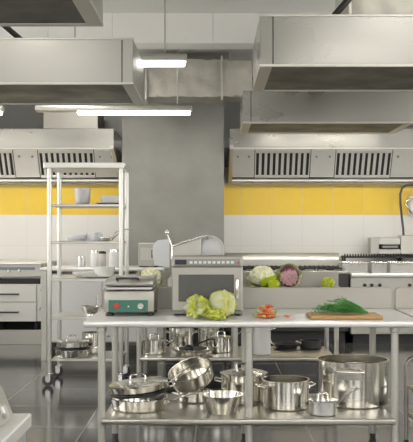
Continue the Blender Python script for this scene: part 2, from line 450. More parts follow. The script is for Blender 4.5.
# ------------------------------------------------------------------ wall hoods with filters
def wall_hood(label, x0, x1, filters):
    d0, d1 = 11.2, WY - .02
    zl = 2.494; zt = 2.74; zb = 2.145
    t = thing('wall_hood', label, 'extractor hood', ((x0+x1)/2, (d0+d1)/2, zb), 'wall hoods over the ranges')
    mb = MB()
    mb.box((x0, d0, zl), (x1, d0 + .015, zt), .004)
    mb.box((x0, d0 + .01, zt - .015), (x1, d1, zt), .003)
    mb.build('shell', 'hood', t)
    for xx in (x0, x1 - .05):
        mb = MB()
        mb.prism([(d0 - .003, zl - .01), (d0 - .003, zl + .03), (d1, zl + .03), (d1, zb - .02), (d1 - .18, zb - .02)], 0, xx, xx + .05, .003)
        mb.build('end_plate', 'hood_edge', t)
    MB().box((x0, d0 - .006, zl - .018), (x1, d0 + .03, zl + .006), .004).build('front_lip', 'hood_edge', t)
    MB().box((x0 + .05, d1 - .19, zb - .012), (x1 - .05, d1, zb + .025), .006).build('grease_gutter', 'steel', t)
    # inclined filter plane from (d0+.03, zl) to (d1-.15, zb+.03)
    A = Vector((0, d1 - .43, zl + .075)); B = Vector((0, d1 - .19, zb + .03))
    L = (B - A).length; v = (B - A).normalized(); nrm = Vector((0, v.z, -v.y))     # faces down and forward
    def mat_at(): 
        return Matrix(((1, 0, 0, A.x), (0, v.y, nrm.y, A.y), (0, v.z, nrm.z, A.z), (0, 0, 0, 1)))
    T = mat_at()
    mb = MB(); mb.T = T; mb.box((x0 + .05, 0, -.03), (x1 - .05, L, -.02)); mb.build('filter_backing', 'slot', t)
    cuts = []
    for (fa, fb) in filters: cuts.append((fa, fb))
    u = x0 + .05
    for (fa, fb) in cuts + [(x1 - .05, None)]:
        if fa - u > .03:
            mb = MB(); mb.T = T; mb.box((u + .006, .02, -.019), (fa - .006, L - .02, 0), .004); mb.build('blank_panel', 'filter', t)
            for kx in (u + .08, fa - .08):
                kn = MB(); kn.T = T; kn.lathe([(0, .018), (.016, .016), (.018, 0), (.01, -.004), (0, -.004)], (kx, .12, 0), 12); kn.build('clip', 'steel', t)
        if fb: u = fb
    for (fa, fb) in filters:
        mb = MB(); mb.T = T
        nsl = 10; p = (fb - fa)/nsl
        mb.box((fa + .004, .02, -.019), (fb - .004, .07, 0), .003); mb.box((fa + .004, L - .05, -.019), (fb - .004, L - .01, 0), .003)
        for i in range(nsl + 1):
            c = fa + p*i; w = p*.25
            mb.box((max(fa + .004, c - w), .05, -.019), (min(fb - .004, c + w), L - .04, 0), .003)
        mb.build('baffle_filter', 'filter', t)
    # lamps added out of sight behind the front lip, to light wall and filters
    for i in range(3):
        x = x0 + (x1 - x0)*(i + .5)/3
        mb = MB(); mb.box((x - .38, d0 + .034, zl + .008), (x + .38, d0 + .112, zl + .03), .004); mb.build('added_hood_lamp', 'added_hoodlamp', t)
    return t
wall_hood('wall mounted steel range hood with baffle filters on the right', .21, 3.3, [(.57, 1.33), (1.67, 2.44)])
wl = wall_hood('wall mounted steel range hood with baffle filters behind the white rack', -3.9, -1.25, [(-3.45, -2.72), (-2.38, -1.62)])
MB().box((P(46, 0, 11.9).x, 11.7, 2.74), (P(100, 0, 11.9).x, 12.3, 3.05), .006).build('duct_collar', 'ledge', wl)

# ------------------------------------------------------------------ work tables
def table(label, x0, x1, d0, d1, legs_x, legs_y, shelf_x, up=True):
    t = thing('work_table', label, 'table', ((x0+x1)/2, (d0+d1)/2, 0), 'stainless work tables')
    mb = MB()
    mb.prism([(d0 + .004, .862), (d0, .868), (d0, .892), (d0 + .008, .9), (d1, .9), (d1, .862)], 0, x0, x1, .002)
    mb.build('top', 'top', t)
    if up:
        r = .03
        poly = [(x0, .9), (x1, .9)] + [(x1 - r + r*math.cos(R_(a)), 1.045 - r + r*math.sin(R_(a))) for a in (0, 30, 60, 90)] + [(x0 + r + r*math.cos(R_(a)), 1.045 - r + r*math.sin(R_(a))) for a in (90, 120, 150, 180)]
        MB().prism(poly, 1, d1 - .025, d1, .003).build('upstand', 'upstand', t)
    for lx in legs_x:
        for ly in legs_y:
            lg = MB().tube([(lx, ly, .06), (lx, ly, .862)], .0225, 16).build('leg', 'hood_edge', t)
            MB().tube([(lx, ly, .0), (lx, ly, .012), (lx, ly, .03), (lx, ly, .05), (lx, ly, .075)], .019, 12).lathe([(0, 0), (.026, 0), (.026, .012), (.018, .016), (0, .016)], (lx, ly, 0), 14).build('foot', 'rubber', lg)
            MB().lathe([(.0235, 0), (.031, .004), (.031, .03), (.0235, .034)], (lx, ly, .826), 16).build('collar', 'hood_edge', lg)
    MB().prism([(legs_y[0] - .065, .285), (legs_y[0] - .068, .292), (legs_y[0] - .068, .316), (legs_y[0] - .06, .32), (legs_y[1] + .04, .32), (legs_y[1] + .04, .285)], 0, shelf_x[0], shelf_x[1], .002).build('undershelf', 'shelf', t)
    return t
table('front stainless work table carrying the microwave and chopping board', -.76, 1.228, 5.23, 6.13, (-.665, .215, 1.085), (5.315, 6.05), (-.655, 1.075))
table('rear stainless work table holding the cauliflowers behind the front table', -.76, 1.23, 7.83, 8.75, (-.66, .2, 1.10), (7.94, 8.62), (-.645, 1.09))
table('stainless work table at right, joined beside the front table', 1.25, 2.9, 5.23, 6.13, (1.46, 2.1, 2.75), (5.315, 6.05), (1.47, 2.74))

# ------------------------------------------------------------------ wheeled shelf rack
RX0, RX1, RD0, RD1 = -1.52, -.854, 8.27, 8.80
rk = thing('shelf_rack', 'tall pale steel shelf rack on casters holding bowls and pans', 'rack', ((RX0+RX1)/2, (RD0+RD1)/2, 0))
RZ = [2.05, 1.69, 1.345, .995, .64, .255]
for i, z in enumerate(RZ):
    if i == 0: MB().box((RX0 - .05, RD0 - .04, z - .03), (RX1 + .035, RD1 + .04, z + .024), .006).build('top_shelf', 'rack', rk)
    else: MB().box((RX0 + .018, RD0 - .012, z - .024), (RX1 - .01, RD1 + .012, z), .004).build('shelf', 'shelf' if i < 3 else 'rack', rk)
for x in (RX0, RX1):
    for y in (RD0, RD1):
        MB().tube([(x, y, .13), (x, y, 2.022)], .021, 14).build('post', 'rack', rk)
        cs = MB().lathe([(0, .132), (.012, .132), (.012, .118), (.036, .118), (.036, .108), (0, .108)], (x, y, 0), 12).box((x - .035, y - .024, .045), (x + .012, y - .019, .11)).box((x - .035, y + .019, .045), (x + .012, y + .024, .11)).build('caster', 'chrome', rk)
        w = MB(); w.T = Matrix.Translation((x - .014, y, .054)) @ Matrix.Rotation(PI/2, 4, 'X')
        w.lathe([(0, -.014), (.034, -.014), (.036, -.010), (.052, -.012), (.054, -.006), (.054, .006), (.052, .012), (.036, .010), (.034, .014), (0, .014)], (0, 0, 0), 24)
        wh = w.build('wheel', 'rubber', cs)
        w = MB(); w.T = Matrix.Translation((x - .014, y, .054)) @ Matrix.Rotation(PI/2, 4, 'X')
        w.lathe([(0, -.016), (.02, -.016), (.02, .016), (0, .016)], (0, 0, 0), 20); w.build('hub', 'chrome', cs)

# ------------------------------------------------------------------ pots and pans (local builders)
def pot(label, loc, r, h, rb=None, name='stockpot', cat='pot', lid=None, loops=(), long=None, group=None, rot=None, mat='pot', t_=.006, loopz=.78, lug=.055, hr=.0065):
    rb = rb or r*.985
    t = thing(name, label, cat, loc, group, rot)
    c = min(.012, rb*.3, h*.3)
    n_ = 8
    prof = [(0, 0), (rb - c, 0)] + [(rb - c + c*math.sin(R_(a)), c - c*math.cos(R_(a))) for a in (30, 60, 90)]
    prof += [(rb + (r - rb)*(i/n_), c + (h - .004 - c)*(i/n_)) for i in range(1, n_ + 1)]
    prof += [(r + .004, h - .003), (r + .004, h), (r - t_, h)]
    prof += [(rb - t_ + (r - rb)*(i/n_), .008 + (h - .008)*(i/n_)) for i in range(n_ - 1, -1, -1)] + [(rb - .02, t_), (0, t_)]
    MB().lathe(prof, seg=56).build('body', mat, t, False)
    for a in loops:
        mb = MB(); zc = h*loopz; w = lug
        mb.T = Matrix.Rotation(R_(a), 4, 'Z')
        rr = r + .001
        x0 = math.sqrt(max(1e-6, rr*rr - w*w))
        mb.tube([(x0 - .004, -w, zc - .006), (rr + .026, -w, zc + .002), (rr + .036, -w + .012, zc + .004), (rr + .036, w - .012, zc + .004), (rr + .026, w, zc + .002), (x0 - .004, w, zc - .006)], hr, 8)
        mb.box((x0 - .01, -w - .012, zc - .016), (x0 + .004, -w + .012, zc + .008), .002).box((x0 - .01, w - .012, zc - .016), (x0 + .004, w + .012, zc + .008), .002)
        if hr > .008: mb.box((x0 - .004, -w + .006, zc - .05), (rr + .012, w - .006, zc - .004), .003)
        mb.build('handle', 'pot', t, False)
    if long:
        a, L, rise = long
        mb = MB(); mb.T = Matrix.Rotation(R_(a), 4, 'Z')
        zc = h*.72
        mb.tube([(r - .004, 0, zc - .012), (r + .03, 0, zc), (r + L*.4, 0, zc + rise*.45), (r + L*.8, 0, zc + rise*.9), (r + L, 0, zc + rise)], .0105, 10, flat=.5)
        mb.box((r - .006, -.02, zc - .03), (r + .006, .02, zc + .008), .003)
        mb.build('handle', 'pot', t, False)
    if lid:
        dome = lid
        mb = MB()
        mb.lathe([(0, h + dome), (r*.35, h + dome*.93), (r*.7, h + dome*.62), (r*.93, h + .010), (r + .006, h + .007), (r + .006, h + .001), (r*.9, h + .002), (0, h + dome - .008)], seg=56)
        ld = mb.build('lid', 'pot', t, False)
        mb = MB(); w = min(.05, r*.38)
        zz = h + dome
        mb.tube([(-w, 0, zz - .006), (-w*.95, 0, zz + .022), (-w*.6, 0, zz + .033), (w*.6, 0, zz + .033), (w*.95, 0, zz + .022), (w, 0, zz - .006)], .0075, 8, up=(0, 1, 0), flat=1.6)
        mb.build('lid_handle', 'chrome', ld, False)
    return t
S1 = .32
G1 = 'pots on the lower shelf of the front table'
lowpan = pot('wide low steel saute pan at the bottom of a stacked pair', (-.4625, 5.57, S1), .178, .075, .165, 'saute_pan', 'pan', long=(-8, .20, .05), group=G1)
# upper pan of the pair: same pan, lidded, set down on a black ring drawn for the dark gap
up_ = pot('steel saute pan with loop handled lid stacked on its twin', (-.4625, 5.575, S1 + .108), .180, .05, .168, 'saute_pan', 'pan', lid=.022, long=(12, .22, .09), group=G1, rot=(0, R_(-6), 0))
MB().lathe([(.12, -.013), (.176, -.013), (.181, -.008), (.181, -.001), (.176, .002), (.166, 0), (.12, -.001)], seg=56).build('black_ring', 'black', up_, False)
pot('short steel pot holding up a tilted pan', (-.125, 5.81, S1), .10, .075, name='saucepan', cat='pot', loops=(215,), group=G1)
ax = Vector((-.30, -.35, .887)).normalized()
q = Vector((0, 0, 1)).rotation_difference(ax)
rim = Vector((-.152, 5.75, .540)); base = rim - ax*.095
pot('empty steel pan tilted open towards the camera on a short pot', base, .143, .095, .138, 'saucepan', 'pan', group=G1, rot=q.to_euler(), loops=(200,))
pot('small flared steel pan in front of the lidded stockpot', (.055, 5.42, S1), .126, .118, .088, 'flared_pan', 'pan', group=G1, loops=(125,), loopz=.95, lug=.03)
pot('lidded steel stockpot behind a table leg', (.2, 5.80, S1), .15, .185, group=G1, lid=.03, loops=(180, 0))
pot('open medium steel pot with two side handles', (.457, 5.61, S1), .148, .18, group=G1, loops=(190, 12), lug=.045)
sp_ = pot('small dull grey lidded saucepan beside the biggest pot', (.665, 5.385, S1), .082, .085, name='saucepan', group=G1, mat='matte_steel', lid=.012, long=(28, .19, .075))
pot('biggest open steel stockpot, at the right end of the shelf', (.903, 5.755, S1), .228, .285, group=G1, loops=(-104, 76), loopz=.82, lug=.085, hr=.010)

G2 = 'pots on the lower shelf of the rear table'
pot('small lidded saucepan at the left end of the rear undershelf', (-.535, 8.12, S1), .105, .125, name='saucepan', group=G2, lid=.02, long=(20, .22, .08))
pot('steel pot at the back of the rear undershelf behind a frying pan', (-.30, 8.52, S1), .12, .20, group=G2, loops=(180, 0))
pot('steel pot on the rear undershelf with upright walls, centre back', (-.04, 8.53, S1), .10, .19, group=G2, lid=.02)
fp = pot('shallow frying pan on the rear undershelf, its base catching the light', (-.185, 8.1, S1), .165, .052, .125, 'frying_pan', 'frying pan', group=G2, long=(150, .17, .09))
t = thing('ladle', 'black ladle head lying in the shallow frying pan', 'ladle', (-.22, 8.08, S1 + .0065))
MB().ball((0, 0, .045), (.045, .045, .038), 18, 10).build('bowl', 'black', t, False)
MB().tube([(.03, .02, .055), (.10, .06, .09), (.2, .12, .12)], .007, 8).build('handle', 'black', t, False)
pot('lidded steel saucepan at the right of the shallow frying pan', (.075, 8.22, S1), .092, .14, name='saucepan', group=G2, lid=.02, long=(15, .13, .1))
pot('tall pale steel stockpot standing beside the middle leg of the rear table', (.44, 8.08, S1), .084, .30, name='tall_pot', group=G2, mat='white', loops=(0,), lug=.03)
pot('dark iron frying pan towards the right of the rear undershelf', (.70, 8.5, S1), .12, .05, .1, 'frying_pan', 'frying pan', group=G2, long=(150, .15, .12), mat='iron')
pot('dark iron casserole at the right end of the rear undershelf', (.93, 8.5, S1), .10, .08, .1, 'casserole', 'pot', group=G2, mat='iron', loops=(180,), lug=.03)

# rack contents
def bowl(label, loc, r, h, rb, mat='ceramic', name='bowl', cat='bowl', group=None, rot=None):
    n_ = 10; mb = MB(); prof = [(0, 0), (rb, 0), (rb, .006)]
    for i in range(n_ + 1):
        s_ = i/n_; prof.append((rb + (r - rb)*math.sin(s_*PI/2)**.8, .006 + (h - .006)*(1 - math.cos(s_*PI/2))**.9))
    prof += [(r - .005, h)]
    for i in range(n_, -1, -1):
        s_ = i/n_; prof.append((max(.002, rb - .006 + (r - rb)*math.sin(s_*PI/2)**.8), .012 + (h - .014)*(1 - math.cos(s_*PI/2))**.9))
    prof.append((0, .012))
    o = mb.lathe(prof, seg=40).build(name, mat)
    o.location = loc
    if rot: o.rotation_euler = rot
    return tag(o, label, cat, group)
def plate(label, loc, r, mat='ceramic', group=None):
    o = MB().lathe([(0, 0), (r*.6, 0), (r*.62, .004), (r, .018), (r, .022), (r*.62, .010), (0, .008)], seg=48).build('plate', mat)
    o.location = loc; return tag(o, label, 'plate', group)
GB = 'bowls and plates on the rack'
bowl('upright grey bowl under another on the upper rack shelf', (-1.245, 8.5, RZ[1]), .075, .10, .055, 'grey_ceramic', group=GB)
bowl('grey bowl nested in another on the upper rack shelf', (-1.245, 8.5, RZ[1] + .058), .078, .10, .055, 'grey_ceramic', group=GB)
plate('white plate under a bowl on the upper rack shelf', (-.985, 8.5, RZ[1]), .135, group=GB)
bowl('white bowl on a plate on the upper rack shelf', (-.985, 8.5, RZ[1] + .0085), .09, .075, .05, group=GB)
GF = 'frosted containers on the rack'
bowl('frosted plastic bowl at the left of the third rack shelf', (-1.30, 8.5, RZ[2]), .095, .06, .07, 'frost', group=GF)
bowl('frosted plastic bowl upside down beside another frosted bowl', (-1.13, 8.52, RZ[2] + .085), .085, .085, .06, 'frost', group=GF, rot=(PI, 0, 0))
pot('small steel pan with handle curving up, on the third rack shelf', (-1.02, 8.42, RZ[2]), .05, .035, .045, 'small_pan', 'pan', long=(15, .14, .06), t_=.003)
def long_ladle(label, loc, ang):
    t = thing('ladle', label, 'ladle', loc, 'ladles on the rack', (0, 0, ang))
    MB().ball((0, 0, .022), (.035, .035, .022), 16, 8).build('bowl', 'chrome', t, False)
    MB().tube([(.02, 0, .03), (.05, 0, .075), (.09, 0, .10), (.16, 0, .112), (.22, 0, .115)], .006, 8).build('handle', 'chrome', t, False)
long_ladle('steel ladle with an arched handle on the third rack shelf', (-1.0, 8.62, RZ[2]), 0)
plate('wide white plate under a bowl on the waist-high rack shelf', (-1.08, 8.45, RZ[3]), .16, group=GB)
bowl('white bowl on a wide plate on the waist-high rack shelf', (-1.03, 8.45, RZ[3] + .0085), .10, .10, .06, group=GB)
bowl('shallow white dish behind the bowl on the waist-high rack shelf', (-1.24, 8.66, RZ[3]), .13, .05, .09, group=GB)
t = thing('colander', 'small perforated steel colander on the lower middle rack shelf', 'colander', (-1.163, 8.45, RZ[4]))
mb = MB(); mb.lathe([(0, .012), (.04, .012), (.055, .02), (.085, .085), (.092, .086), (.092, .09), (.082, .088), (.05, .024), (.036, .017), (0, .017)], seg=32)
mb.lathe([(.036, 0), (.042, 0), (.04, .014), (.034, .014)], seg=24); mb.build('body', 'pot', t, False)
mb = MB()
for k in range(16):
    for j in range(3):
        a = 2*PI*k/16 + j*.2; zz = .034 + j*.018; rr = .0615 + (zz - .034)*.46
        mb.ball((rr*math.cos(a), rr*math.sin(a), zz), .004, 6, 4)
mb.build('perforation', 'slot', t, False)
mb = MB(); mb.tube([(.088, -.02, .08), (.12, -.018, .085), (.12, .018, .085), (.088, .02, .08)], .004, 6); mb.build('handle', 'pot', t, False)
GR = 'pans on the bottom shelf of the rack'
pot('wide steel pan at the bottom of the rack', (-1.33, 8.41, RZ[5]), .165, .075, .155, 'saute_pan', 'pan', group=GR, long=(-20, .12, .05))
p2 = pot('steel pan with a black band and lid stacked on the lowest rack shelf', (-1.33, 8.41, RZ[5] + .0865), .150, .055, .148, 'saute_pan', 'pan', group=GR, lid=.022)
MB().lathe([(.12, -.011), (.168, -.011), (.172, -.004), (.165, .004), (.149, 0), (.12, -.001)], seg=48).build('black_ring', 'black', p2, False)  # black ring drawn for the dark band between the pans
pot('deep steel pot behind the pans at the bottom of the rack', (-1.16, 8.67, RZ[5]), .115, .20, name='saucepan', group=GR, loops=(10,), lug=.03)

# ------------------------------------------------------------------ things on the front table
TZ = .9
# microwave
mx0, mx1 = P(171.5, 0, 5.56).x, P(243, 0, 5.56).x; md0, md1 = 5.56, 5.98
mw = thing('microwave_oven', 'stainless commercial microwave oven with grey window and keypad strip', 'microwave', ((mx0+mx1)/2, (md0+md1)/2, TZ))
ztop = P(0, 256.5, md0).z; zp = P(0, 267, md0).z; zb = P(0, 314.5, md0).z
MB().box((mx0, md0 + .03, TZ + .014), (mx1, md1, ztop), .006).build('cabinet', 'appliance', mw)
MB().box((mx0, md0 + .005, zp + .003), (mx1, md0 + .032, ztop), .004).build('control_panel', 'appliance', mw)
def fpx(x0, x1, y0, y1, d, dep, bev=.002):      # box on a front face, given in px
    a, b_ = P(x0, y1, d), P(x1, y0, d); m_ = MB(); m_.box((a.x, d - dep, a.z), (b_.x, d + .004, b_.z), bev); return m_
fpx(174, 240, 259, 265.6, md0 + .005, .003).build('keypad_strip', 'oven_grey', mw)
fpx(175, 186.5, 259.8, 264.5, md0 + .002, .003).build('display', 'lcd', mw)
mb = MB()
for k in range(10):
    c = P(191 + k*4.6, 262.4, md0 + .002); mb.lathe([(0, .003), (.009, .003), (.0095, 0), (0, 0)], (0, 0, 0), 10) if False else mb.box((c.x - .0095, md0 - .001, c.z - .008), (c.x + .0095, md0 + .003, c.z + .008), .002)
mb.build('keypad', 'key', mw)
fpx(237.3, 239, 261.4, 263.4, md0 + .002, .004).build('stop_key', 'red', mw)
MB().box((mx0 + .003, md0 + .002, TZ + .033), (mx1 - .003, md0 + .032, zp), .005).build('door', 'appliance', mw)
dr = fpx(178.5, 234, 274.5, 301.5, md0 + .002, .003); drw = dr.build('door_window', 'glass_dark', mw)
h0, h1 = P(237, 279, md0), P(237, 298, md0)
MB().tube([(h0.x, md0 + .004, h0.z), (h0.x, md0 - .028, h0.z - .006), (h0.x, md0 - .032, h0.z - .02), (h1.x, md0 - .032, h1.z + .02), (h1.x, md0 - .028, h1.z + .006), (h1.x, md0 + .004, h1.z)], .009, 10).build('handle', 'chrome', mw)
MB().box((mx0 + .004, md0 + .008, TZ + .012), (mx1 - .004, md0 + .03, TZ + .031), .002).build('plinth', 'oven_grey', mw)
for x in (mx0 + .03, mx1 - .03):
    for y in (md0 + .04, md1 - .04):
        MB().lathe([(0, 0), (.014, 0), (.016, .016), (0, .016)], (x, y, TZ), 12).build('foot', 'black', mw)
# contact grill
gx0, gx1 = P(104.5, 0, 5.55).x, P(154, 0, 5.55).x; gd0, gd1 = 5.55, 5.92
gr = thing('contact_grill', 'steel contact grill with green control panel and red switch', 'grill', ((gx0+gx1)/2, (gd0+gd1)/2, TZ))
zt = P(0, 290, gd0).z
MB().prism([(gd0 + .012, TZ + .022), (gd0, TZ + .03), (gd0 + .004, zt - .01), (gd0 + .02, zt), (gd1, zt), (gd1, TZ + .022)], 0, gx0, gx1, .004).build('body', 'appliance', gr)
fpx(108.5, 148, 300, 312.2, gd0 + .003, .004).build('control_panel', 'green', gr)
b = P(116.5, 306, gd0); k_ = P(140.5, 306, gd0); l_ = P(128.5, 306.5, gd0)
def dial(c, r, dep, mat, nm, par, d):
    m_ = MB(); m_.T = Matrix.Translation((c.x, d, c.z)) @ Matrix.Rotation(PI/2, 4, 'X')
    m_.lathe([(0, 0), (r, 0), (r, dep*.8), (r*.85, dep), (0, dep)], (0, 0, 0), 20); return m_.build(nm, mat, par)
dial(b, .017, .014, 'red', 'switch', gr, gd0); kn = dial(k_, .020, .018, 'chrome', 'thermostat_knob', gr, gd0); dial(l_, .006, .006, 'key', 'indicator_light', gr, gd0)
MB().box((gx0 + .012, gd0 - .003, zt + .002), (gx1 - .012, gd1 - .03, zt + .018), .004).build('lower_plate', 'matte_steel', gr)
lid_ = MB().prism([(gd0 + .0, zt + .024), (gd0 - .006, zt + .04), (gd0 + .02, zt + .068), (gd1 - .06, zt + .075), (gd1 - .02, zt + .05), (gd1 - .02, zt + .024)], 0, gx0 + .006, gx1 - .006, .005).build('upper_plate', 'appliance', gr)
hx0, hx1 = P(117, 0, gd0).x, P(138, 0, gd0).x
MB().tube([(hx0, gd0 + .03, zt + .06), (hx0, gd0 - .02, zt + .072), (hx0 + .012, gd0 - .03, zt + .074), (hx1 - .012, gd0 - .03, zt + .074), (hx1, gd0 - .02, zt + .072), (hx1, gd0 + .03, zt + .06)], .007, 8).build('handle', 'black', lid_)
for x in (gx0 + .006, gx1 - .03): MB().box((x, gd1 - .05, zt - .01), (x + .024, gd1 - .005, zt + .08), .004).build('hinge_arm', 'steel', gr)
for x in (gx0 + .03, gx1 - .03):
    for y in (gd0 + .03, gd1 - .04):
        MB().lathe([(0, 0), (.026, 0), (.028, .008), (.02, .024), (0, .024)], (x, y, TZ), 14).build('foot', 'black', gr)
mb = MB(); sw = P(155, 300, 5.7)
for k in range(6): mb.tube([(gx1 - .002, 5.62, TZ + .05 + k*.016), (gx1 + .006, 5.62, TZ + .056 + k*.016)], .004, 6)
mb.build('vent_rivet', 'dark_steel', gr)

# cabbages in front of the microwave
def cab_core(R, seed, amp=.06): 
    return lambda d: 1 + amp*noise.noise(d*2.2 + Vector((seed, 0, 0))) + .015*math.sin(9*math.atan2(d.y, d.x))*(1 - abs(d.z))
def cabbage(name, label, c, R, mats, seed, sq=.92, nleaf=6, cat='cabbage', wav=.05, group=None, curl=.12):
    loc = Vector((c[0], c[1], TZ)) if len(c) == 2 else Vector(c)
    t = thing(name, label, cat, loc, group)
    rnd = random.Random(seed)
    ctr = (0, 0, R*sq*.985)
    MB().ball(ctr, (R*.93, R*.93, R*sq*.93), 32, 20, cab_core(R, seed)).build('heart', mats[0], t, False, 80)
    for i in range(nleaf):
        a = 2*PI*i/nleaf + rnd.uniform(-.3, .3)
        el = rnd.uniform(-.05, .5)
        axv = (math.cos(a), math.sin(a), el)
        mb = MB(); mb.leaf(ctr, axv, R*rnd.uniform(.94, 1.0), rnd.uniform(46, 62), wav, curl*rnd.uniform(.3, 1), rnd.choice((5, 6, 7)), rnd.uniform(0, 6), .004, sq=sq, seed=seed + i)
        lo_ = min(v.co.z for v in mb.bm.verts)
        for v in mb.bm.verts:
            if v.co.z < .001: v.co.z = .001
        mb.build('outer_leaf', mats[1 + (i % (len(mats) - 1))], t, False, 80)
    return t
cabbage('cabbage', 'large round pale green cabbage in front of the microwave door', ((222-213)*5.42/F, 5.42), .086, ('pale_leaf', 'cabbage', 'pale_leaf'), 3, .98, 9, wav=.045, curl=.12)
cabbage('lettuce', 'ruffled green lettuce head left of the large cabbage', ((198-213)*5.40/F, 5.385), .066, ('pale_leaf', 'lettuce', 'pale_leaf', 'lettuce'), 12, .98, 10, 'lettuce', .16, curl=.25)
cabbage('lettuce', 'small yellow green lettuce half nearest the table edge', ((216-213)*5.29/F, 5.292), .050, ('lettuce', 'lettuce', 'lettuce'), 25, .62, 9, 'lettuce', .16, curl=.25)

# chopping board and dill
bx0, bx1 = P(310, 0, 5.33).x, P(382.5, 0, 5.33).x
bd = MB().box((bx0, 5.30, TZ), (bx1, 5.56, TZ + .024), .006).build('chopping_board', 'wood'); tag(bd, 'brown wooden chopping board at the front table edge', 'chopping board')
mb = MB(); rnd = random.Random(4)
root_ = P(366, 313, 5.40)
tipc = P(318, 312, 5.42)
for k in range(46):
    f = rnd.random()
    st = Vector((root_.x + rnd.uniform(-.04, .015), 5.40 + rnd.uniform(-.03, .05), TZ + .028 + rnd.uniform(0, .012)))
    ang = rnd.uniform(-.05, .62)
    L = rnd.uniform(.2, .36)*(1 - .85*max(0, ang))
    en = st + Vector((-L*math.cos(ang), rnd.uniform(-.05, .07), L*math.sin(ang)*.85))
    en.z = max(en.z, TZ + .028)
    mid = (st + en)/2 + Vector((0, 0, rnd.uniform(.004, .02)))
    mb.tube([st, mid, en], .0017, 5, r1=.001)
    for j in range(11):
        u = .25 + .75*j/11
        p = st*(1-u)**2 + mid*2*u*(1-u) + en*u*u
        for s_ in range(3):
            dv = Vector((-rnd.uniform(.3, 1), rnd.uniform(-1, 1), rnd.uniform(-.35, .9))).normalized()*rnd.uniform(.014, .030)
            e2 = p + dv; e2.z = max(e2.z, TZ + .026)
            mb.tube([p, (p + e2)/2 + Vector((0, 0, .001)), e2], .0015, 4, r1=.0007)
o = mb.build('dill_bunch', 'dill'); tag(o, 'feathery green dill bunch lying on the wooden chopping board', 'herbs')

# chilli peppers
def chilli(label, loc, rot, mat, group):
    t = thing('chilli_pepper', label, 'pepper', loc, group, rot)
    pts = [(0, 0, 0), (.008, 0, .001), (.02, 0, .001), (.035, .002, 0), (.05, .006, -.001), (.058, .010, -.001)]
    mb = MB(); rings = [.003, .0088, .0095, .008, .004, .001]
    P_ = [Vector(p) for p in pts]; prev = None
    rr = []
    for i, p in enumerate(P_): rr.append([mb._v(p + Vector((0, rings[i]*math.cos(2*PI*k/10), rings[i]*math.sin(2*PI*k/10)))) for k in range(10)])
    for A, B in zip(rr, rr[1:]):
        for k in range(10): mb.bm.faces.new((A[k], A[(k+1) % 10], B[(k+1) % 10], B[k]))
    mb.bm.faces.new(rr[0][::-1]); mb.bm.faces.new(rr[-1])
    mb.build('pod', mat, t, False, 60)
    MB().tube([(.002, 0, 0), (-.008, 0, .002), (-.02, .004, .006)], .003, 6, r1=.0018).build('stem', 'stalk', t, False)
    return t
protoR = protoO = None
rnd = random.Random(11)
cx = P(266, 0, 5.42).x
GC = 'chilli peppers heaped on the table'
LBR, LBO = 'small red chilli pepper in the heap left of the chopping board', 'small orange chilli pepper in the heap left of the chopping board'
heap = []
for lvl, nn, rad in ((0, 10, .060), (0, 5, .026), (1, 8, .046), (2, 6, .030), (3, 3, .014)):
    for i in range(nn):
        a = 2*PI*i/nn + lvl*.4
        heap.append((cx + rad*1.05*math.cos(a), 5.42 + rad*math.sin(a), TZ + .013 + lvl*.019, a + PI + rnd.uniform(-.7, .7)))
for i, (x, y, z, a) in enumerate(heap):
    a2 = a
    rot = (rnd.uniform(-1, 1), rnd.uniform(-.12, .12) if z > .92 else 0, a2)
    if i % 3 == 1:
        if protoO is None: protoO = chilli(LBO, (x, y, z), rot, 'orange', GC); protoO.scale = (1.22, 1.22, 1.22)
        else: dup(protoO, (x, y, z), LBO, rot)
    else:
        if protoR is None: protoR = chilli(LBR, (x, y, z), rot, 'chilli', GC); protoR.scale = (1.22, 1.22, 1.22)
        else: dup(protoR, (x, y, z), LBR, rot)
x = P(285, 0, 5.40).x
for (dx, dy, a, lab) in ((.0, 0, .2, 'red chilli pepper lying apart, left one of two between heap and board'), (.028, .022, 2.6, 'red chilli pepper lying apart, right one of two between heap and board')):
    dup(protoR, (x + dx, 5.40 + dy, TZ + .0105), lab, (.3, 0, a), .72)

# ------------------------------------------------------------------ things on the rear table
def cauli(label, c, R, nleaf, mats, seed, name='cauliflower', curd='curd', cat='cauliflower', sq=.9, lf=.95, skip=None, lz=-.15):
    t = thing(name, label, cat, (c[0], c[1], TZ))
    rnd = random.Random(seed); mb = MB()
    ctr = Vector((0, 0, R*sq*.98))
    for k in range(70):
        u = 1 - 1.55*(k + .5)/70; th = math.acos(u); ph = k*2.39996
        d = Vector((math.sin(th)*math.cos(ph), math.sin(th)*math.sin(ph), math.cos(th)))
        p = ctr + Vector((d.x*R*.80, d.y*R*.80, d.z*R*.80*sq))
        mb.ball(p, R*rnd.uniform(.17, .24), 8, 6)
    mb.ball(ctr, (R*.84, R*.84, R*.84*sq), 20, 12)
    mb.build('curd', curd, t, False, 80)
    for i in range(nleaf):
        a = 2*PI*i/nleaf + rnd.uniform(-.2, .2)
        if skip and skip(a % (2*PI)): continue
        mb = MB(); mb.leaf(ctr, (math.cos(a), math.sin(a), lz + rnd.uniform(-.15, .15)), R*rnd.uniform(.98, 1.05), rnd.uniform(36, 50), .05, .2, 6, rnd.uniform(0, 6), .004, sq=sq, seed=seed + i)
        for v in mb.bm.verts: v.co.z = max(v.co.z, .001)
        mb.build('leaf', mats[i % len(mats)], t, False, 80)
    return t
d = 8.50
c1 = P(262.5, 0, d).x
cauli('pale cauliflower beside the purple one on the rear table', (c1, d), .13, 6, ('pale_leaf', 'lime_leaf'), 5, sq=.80, lz=-.75, skip=lambda a: 2.6 < a < 5.0)
c2 = P(274, 0, 8.28).x
cabbage('lettuce', 'bright lime lettuce leaves at the foot of the pale cauliflower', (c2, 8.285, TZ), .055, ('lime_leaf', 'lime_leaf', 'lime_leaf'), 31, .80, 5, 'lettuce', .09)
